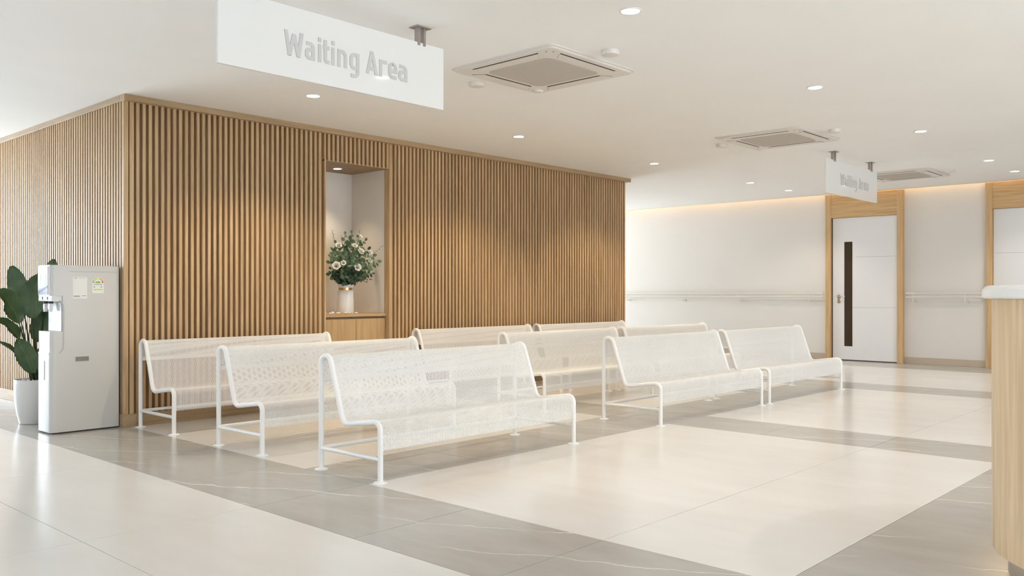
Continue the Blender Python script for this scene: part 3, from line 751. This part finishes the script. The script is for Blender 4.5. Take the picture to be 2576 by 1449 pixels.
# curved underside of the head
pr = [(2.416, 1.034), (2.416, .992), (2.50, .990), (2.50, 1.034)]
b = MB(o); b.prism([(2.419, 1.034), (2.417, .997), (2.421, .991), (2.478, .989), (2.494, .984), (2.494, 1.034)], dy0+.008, dy1-.004, 'y'); tap_h = b.build('tap_housing', 'white_plastic', t)
for yy in (6.955, 7.055):
    b = MB(o); b.bbox(2.4145, 2.418, yy-.006, yy+.006, 1.002, 1.024, .001, 1); b.build('tap_slot', 'black', tap_h)
    tp = MB(o); tp.tube([(2.440, yy, .992), (2.440, yy, .974)], .016, 14); nozzle = tp.build('tap_neck', 'black', tap_h, True)
for yy in (6.955, 7.055):
    b = MB(o); b.prism([(2.428, .972), (2.452, .972), (2.458, .985), (2.463, .985), (2.458, .965), (2.450, .958), (2.447, .912), (2.428, .912), (2.425, .955)], yy-.013, yy+.013, 'y')
    tap = b.build('tap_lever', 'white_plastic', t)
    b = MB(o); b.bbox(2.4255, 2.430, yy-.007, yy+.007, .916, .932, .001, 1); b.build('lever_tip', plain('lever_grey', (.30, .29, .29), .5, noise=.03), tap)
# display panel
b = MB(o); b.bbox(dx0-.003, dx0+.004, dy0+.042, dy1-.026, 1.042, 1.252, .001, 1); disp = b.build('display_panel', 'screen', t)
xf = dx0-.0038
b = MB(o); b.box(xf, xf+.001, 7.000, 7.045, 1.226, 1.231); b.build('logo_print', 'mark', disp)
for yy in (6.952, 7.060): b = MB(o); b.box(xf, xf+.001, yy-.0015, yy+.0015, 1.112, 1.196); b.build('level_line', 'mark', disp)
b = MB(o)
for yy in (6.952, 7.006, 7.060):
    for zz in (1.086, 1.074, 1.063): b.box(xf, xf+.001, yy-.003, yy+.003, zz-.003, zz+.003)
ip = b.build('icon_print', 'mark', disp); ip['kind'] = 'stuff'
b = MB(o); b.add([(xf+.0005, dy0+.044, 1.110), (xf+.0005, dy1-.028, 1.066), (xf+.0005, dy1-.028, 1.048), (xf+.0005, dy0+.044, 1.090)], [(0, 1, 2, 3)]); b.build('painted_reflection', 'black', disp)  # reflection painted as a dark band across the display
# grooves and grip of the side panel
sm = plain('dispenser_seam', (.36, .34, .32), .5, noise=.03)
b = MB(o); b.tube([(2.470, dy0, .995), (2.486, dy0, .985), (2.497, dy0, .965), (2.500, dy0, .935), (2.500, dy0, .668), (2.496, dy0, .640), (2.486, dy0, .618), (2.470, dy0, .603)], .0048, 8); b.build('panel_edge', plain('edge_grey', (.50, .48, .45), .4, noise=.02), body, True)
b = MB(o); b.box(2.54, dx1-.012, dy0-.0008, dy0+.001, 1.2135, 1.216); b.build('lid_seam', sm, body)
b = MB(o); b.bbox(2.578, 2.688, dy0-.002, dy0+.004, .530, .578, .0015, 1); rim = b.build('grip_rim', 'grey_plastic', body)
b = MB(o); b.box(2.585, 2.682, dy0-.0028, dy0-.001, .536, .570); b.build('grip_recess_shade', plain('grip_shadow', (.24, .22, .20), .7, noise=.03), rim)  # raised dark plate paints the shade of a recess
b = MB(o); b.bbox(dx0-.004, dx0, 6.985, 7.035, .40, .545, .0015, 1); b.build('front_grip', 'white_plastic', cover)
# stickers on the side panel
b = MB(o); b.box(2.566, 2.670, dy0-.0014, dy0, 1.012, 1.174); st1 = b.build('notice_sticker', 'paper', body)
yk = dy0-.0019
b = MB(o)
for k in range(11): b.box(2.572+k*.0042, 2.572+k*.0042+(.0026 if k % 3 else .0016), yk, yk+.0006, 1.022, 1.034)
b.box(2.632, 2.664, yk, yk+.0006, 1.030, 1.034); b.box(2.576, 2.596, yk, yk+.0006, 1.163, 1.167)
for k in range(5): b.box(2.606+k*.011, 2.606+k*.011+.008, yk, yk+.0006, 1.164, 1.166)
b.build('sticker_print', 'inkgrey', st1)
ex, ez, er = 2.751, 1.128, .043
arch = [(ex-er, 1.052), (ex+er, 1.052), (ex+er, ez)] + [(ex + er*math.cos(a), ez + er*math.sin(a)) for a in [math.pi*k/14 for k in range(1, 14)]] + [(ex-er, ez)]
b = MB(o); b.prism(arch, dy0-.0014, dy0, 'y'); st2 = b.build('energy_sticker', 'paper', body)
for k, mt in enumerate(('red', 'orange', 'yellow', 'lime', 'green')):
    a0, a1 = math.pi*k/5+.03, math.pi*(k+1)/5-.03
    P = [(ex + .040*math.cos(a0+(a1-a0)*i/5), ez + .040*math.sin(a0+(a1-a0)*i/5)) for i in range(6)] + [(ex + .030*math.cos(a1-(a1-a0)*i/5), ez + .030*math.sin(a1-(a1-a0)*i/5)) for i in range(6)]
    b = MB(o); b.prism(P, yk, yk+.0006, 'y'); b.build('grade_arc', mt, st2)
b = MB(o); b.prism([(ex + .020*math.cos(math.pi*i/10), ez + .016*math.sin(math.pi*i/10)) for i in range(11)], yk, yk+.0006, 'y'); b.build('grade_dome', 'green', st2)
b = MB(o); b.box(ex-.034, ex+.034, yk, yk+.0006, 1.074, 1.083); b.build('green_bar', 'lime', st2)
b = MB(o)
for k in range(9): b.box(ex-.030+k*.007, ex-.030+k*.007+.0045, yk, yk+.0006, 1.115, 1.121)
for k in range(2): b.box(ex-.032+k*.052, ex-.024+k*.052, yk, yk+.0006, 1.095, 1.104)
b.add([(ex-.026, yk, 1.133), (ex-.018, yk, 1.137), (ex-.018, yk, 1.129)], [(0, 1, 2)])
b.build('sticker_print', 'inkgrey', st2)

# ------------------------------------------------------------------ potted plant
PX, PY = 2.560, 7.625
t = thing('planter', 'tapered white planter pot behind the water dispenser', 'plant pot', (PX, PY, 0))
b = MB(); b.lathe([(.112, 0), (.118, .004), (.140, .10), (.152, .20), (.155, .30), (.154, .350), (.150, .356), (.145, .352), (.142, .335), (.02, .332)], n=40); b.build('shell', 'pot', t, True)
random.seed(3); b = MB()
for k in range(150):
    a = random.uniform(0, 6.283); rr = .138*math.sqrt(random.random()); s = random.uniform(.006, .012)
    c = Vector((rr*math.cos(a), rr*math.sin(a), .340 + random.uniform(0, .010)))
    R = Matrix.Rotation(random.uniform(0, 3), 3, Vector((random.random(), random.random(), .5)).normalized())
    b.add([c + R @ Vector(v)*s for v in ((1, 0, 0), (-1, 0, 0), (0, .8, 0), (0, -.8, 0), (0, 0, .6), (0, 0, -.6))], [(0, 2, 4), (2, 1, 4), (1, 3, 4), (3, 0, 4), (2, 0, 5), (1, 2, 5), (3, 1, 5), (0, 3, 5)])
g = b.build('gravel', 'gravel', t); g['kind'] = 'stuff'
pl = thing('banana_plant', 'dark green broad leaved plant growing in the white planter', 'plant', (PX, PY, .335)); PO = Vector((PX, PY, .335))
def big_leaf(pts, wd, nrm, foot, fold=.35, tear=0.0, sd=0):
    """pts: base, middle, tip of the midrib; nrm: which way the blade faces; foot: stalk foot in the pot"""
    rnd = random.Random(sd); A, B, C = [Vector(p) for p in pts]; NS = 22; P = []
    for i in range(NS+1):
        u = i/NS; P.append(A*(1-u)**2 + B*2*u*(1-u) + C*u*u)
    n0 = Vector(nrm).normalized(); V = []; Fc = []; NW = 4
    for i in range(NS+1):
        u = i/NS; d = (P[min(NS, i+1)] - P[max(0, i-1)]).normalized(); s = d.cross(n0).normalized(); n = s.cross(d)
        prof = max(.02, math.sin(math.pi*min(.985, u*.97+.015))**.62)*(1-.12*u)
        wav = .06*math.sin(u*15+sd)
        for k in range(-NW, NW+1):
            qv = k/NW; wv = wd*prof*(1 + .04*math.sin(u*40+sd+k))
            V.append(P[i] + s*wv*qv*(math.cos(fold*abs(qv))) + n*wd*(fold*abs(qv)*.55 + wav*qv*qv) + n*.002*math.sin(u*70)*abs(qv))
    W = 2*NW+1
    cut = {(rnd.choice((-1, 1)), rnd.randint(7, NS-3)) for _ in range(int(tear))}
    for i in range(NS):
        for k in range(2*NW):
            side = -1 if k < NW else 1
            if (side, i) in cut and (k in (0, 1, 2) or k in (2*NW-1, 2*NW-2, 2*NW-3)): continue
            Fc.append((i*W+k, i*W+k+1, (i+1)*W+k+1, (i+1)*W+k))
    b = MB(PO); b.add(V, Fc); lf = b.build('leaf', 'leaf', pl, True, auto=80)
    b = MB(PO); b.tube([p + n0*-.001 for p in P], [.0045*(1-.85*i/NS)+.0006 for i in range(NS+1)], 6); b.build('midrib', 'midrib', lf, True)
    F0 = PO + Vector(foot); mid = F0.lerp(A, .5) + Vector((0, 0, .05))
    Q = [F0*(1-u)**2 + mid*2*u*(1-u) + A*u*u for u in [k/8 for k in range(9)]]
    b = MB(PO); b.tube(Q, [.0095-.005*k/8 for k in range(9)], 8); b.build('stalk', 'stem', lf, True)
def pq(x, y, dy=0): return atY(x, y, PY + dy)
FN = (-.45, -.85, .25)
big_leaf((pq(56, 762, .05), pq(46, 715, .06), pq(30, 669, .10)), .082, (-.5, -.8, .2), (.0, .02, 0), sd=1)
big_leaf((pq(80, 800, -.03), pq(84, 742, -.05), pq(101, 690, -.03)), .110, (-.4, -.9, .1), (.01, -.01, 0), sd=2)
big_leaf((pq(48, 812, -.02), pq(28, 752, -.04), pq(-12, 735, -.10)), .105, (-.15, -.75, .6), (-.02, -.01, 0), sd=3)
big_leaf((pq(47, 852, .0), pq(28, 812, .0), pq(-14, 806, -.02)), .068, (-.1, -.6, .75), (-.03, .0, 0), sd=4)
big_leaf((pq(62, 925, -.04), pq(38, 876, -.06), pq(-10, 860, -.12)), .062, (-.1, -.5, .85), (-.02, -.03, 0), sd=5)
big_leaf((pq(82, 938, -.08), pq(68, 890, -.12), pq(44, 852, -.10)), .085, (-.45, -.85, .35), (.0, -.04, 0), sd=6)
big_leaf((pq(90, 860, .05), pq(103, 822, .04), pq(112, 770, .05)), .085, (-.3, -.95, .1), (.02, .02, 0), sd=7)
big_leaf((pq(112, 760, .04), pq(124, 700, .06), pq(137, 652, .08)), .075, (-.55, -.8, .1), (.03, .03, 0), sd=8)
big_leaf((pq(52, 805, .06), pq(52, 775, .06), pq(60, 735, .06)), .050, (-.4, -.9, .2), (-.01, .03, 0), sd=9)
big_leaf((pq(105, 905, .0), pq(120, 862, .0), pq(140, 840, .04)), .06, (-.2, -.8, .5), (.03, .0, 0), sd=10)
big_leaf((pq(88, 930, -.05), pq(96, 900, -.08), pq(110, 868, -.08)), .045, (-.3, -.8, .4), (.02, -.03, 0), sd=12)

# ------------------------------------------------------------------ reception desk
DX, DY, DR = 3.825, .325, .593
t = thing('reception_desk', 'light oak reception desk with a rounded end and white worktop', 'desk', (DX, DY-1.3, 0)); o = t.location
def stadium(r, n0=24):
    P = []
    for k in range(n0+1): a = math.radians(0 + 180*k/n0); P.append((DX + r*math.cos(a), DY + r*math.sin(a)))
    for k in range(n0+1): a = math.radians(180 + 180*k/n0); P.append((DX + r*math.cos(a), DY - 2.6 + r*math.sin(a)))
    return P
def loopgeo(prof):
    n = len(stadium(.5)); V = []; Fc = []
    for r, z in prof: V += [(x, y, z) for x, y in stadium(r)]
    for i in range(len(prof)-1):
        for k in range(n): Fc.append((i*n+k, i*n+(k+1) % n, (i+1)*n+(k+1) % n, (i+1)*n+k))
    Fc += [tuple(range(n-1, -1, -1)), tuple((len(prof)-1)*n+k for k in range(n))]
    return V, Fc
ZB = .10
b = MB(o); b.add(*loopgeo([(DR-.055, 0), (DR-.055, ZB+.01)])); b.build('plinth', 'plinth', t, True)
ledm = plain('toe_led', (1, .9, .75), .5, emit=(1.0, .80, .52), es=7, noise=.001)
b = MB(o); b.add(*loopgeo([(DR-.036, ZB-.006), (DR-.036, ZB)])); b.build('toe_light', ledm, t, True)
b = MB(o); b.add(*loopgeo([(DR-.03, ZB), (DR-.03, 1.03)])); b.build('core', 'oakdesk', t, True)
edges = [-4, 22, 48, 74, 100, 113.5, 139, 165, 184]
for a0, a1 in zip(edges[:-1], edges[1:]):
    P = [(DX + DR*math.cos(math.radians(a0+.12+(a1-a0-.24)*k/8)), DY + DR*math.sin(math.radians(a0+.12+(a1-a0-.24)*k/8))) for k in range(9)]
    P += [(DX + (DR-.028)*math.cos(math.radians(a1-.12-(a1-a0-.24)*k/8)), DY + (DR-.028)*math.sin(math.radians(a1-.12-(a1-a0-.24)*k/8))) for k in range(9)]
    b = MB(o); b.prism(P, ZB, 1.030); b.build('panel', 'oakdesk', t, True)
for sx in (-1, 1):
    for k in range(5):
        x0, x1 = sorted((DX+sx*DR, DX+sx*(DR-.028))); y1 = DY - .05 - k*.51
        b = MB(o); b.box(x0, x1, y1-.508, y1, ZB, 1.03); b.build('panel', 'oakdesk', t)
pr = [(DR+.030, 1.034), (DR+.034, 1.037), (DR+.034, 1.052)] + [(DR+.034-.028+.028*math.cos(math.radians(a)), 1.052+.028*math.sin(math.radians(a))) for a in (20, 40, 60, 80, 90)]
b = MB(o); b.add(*loopgeo([(DR+.028, 1.031)] + pr)); b.build('worktop', 'slab', t, True)
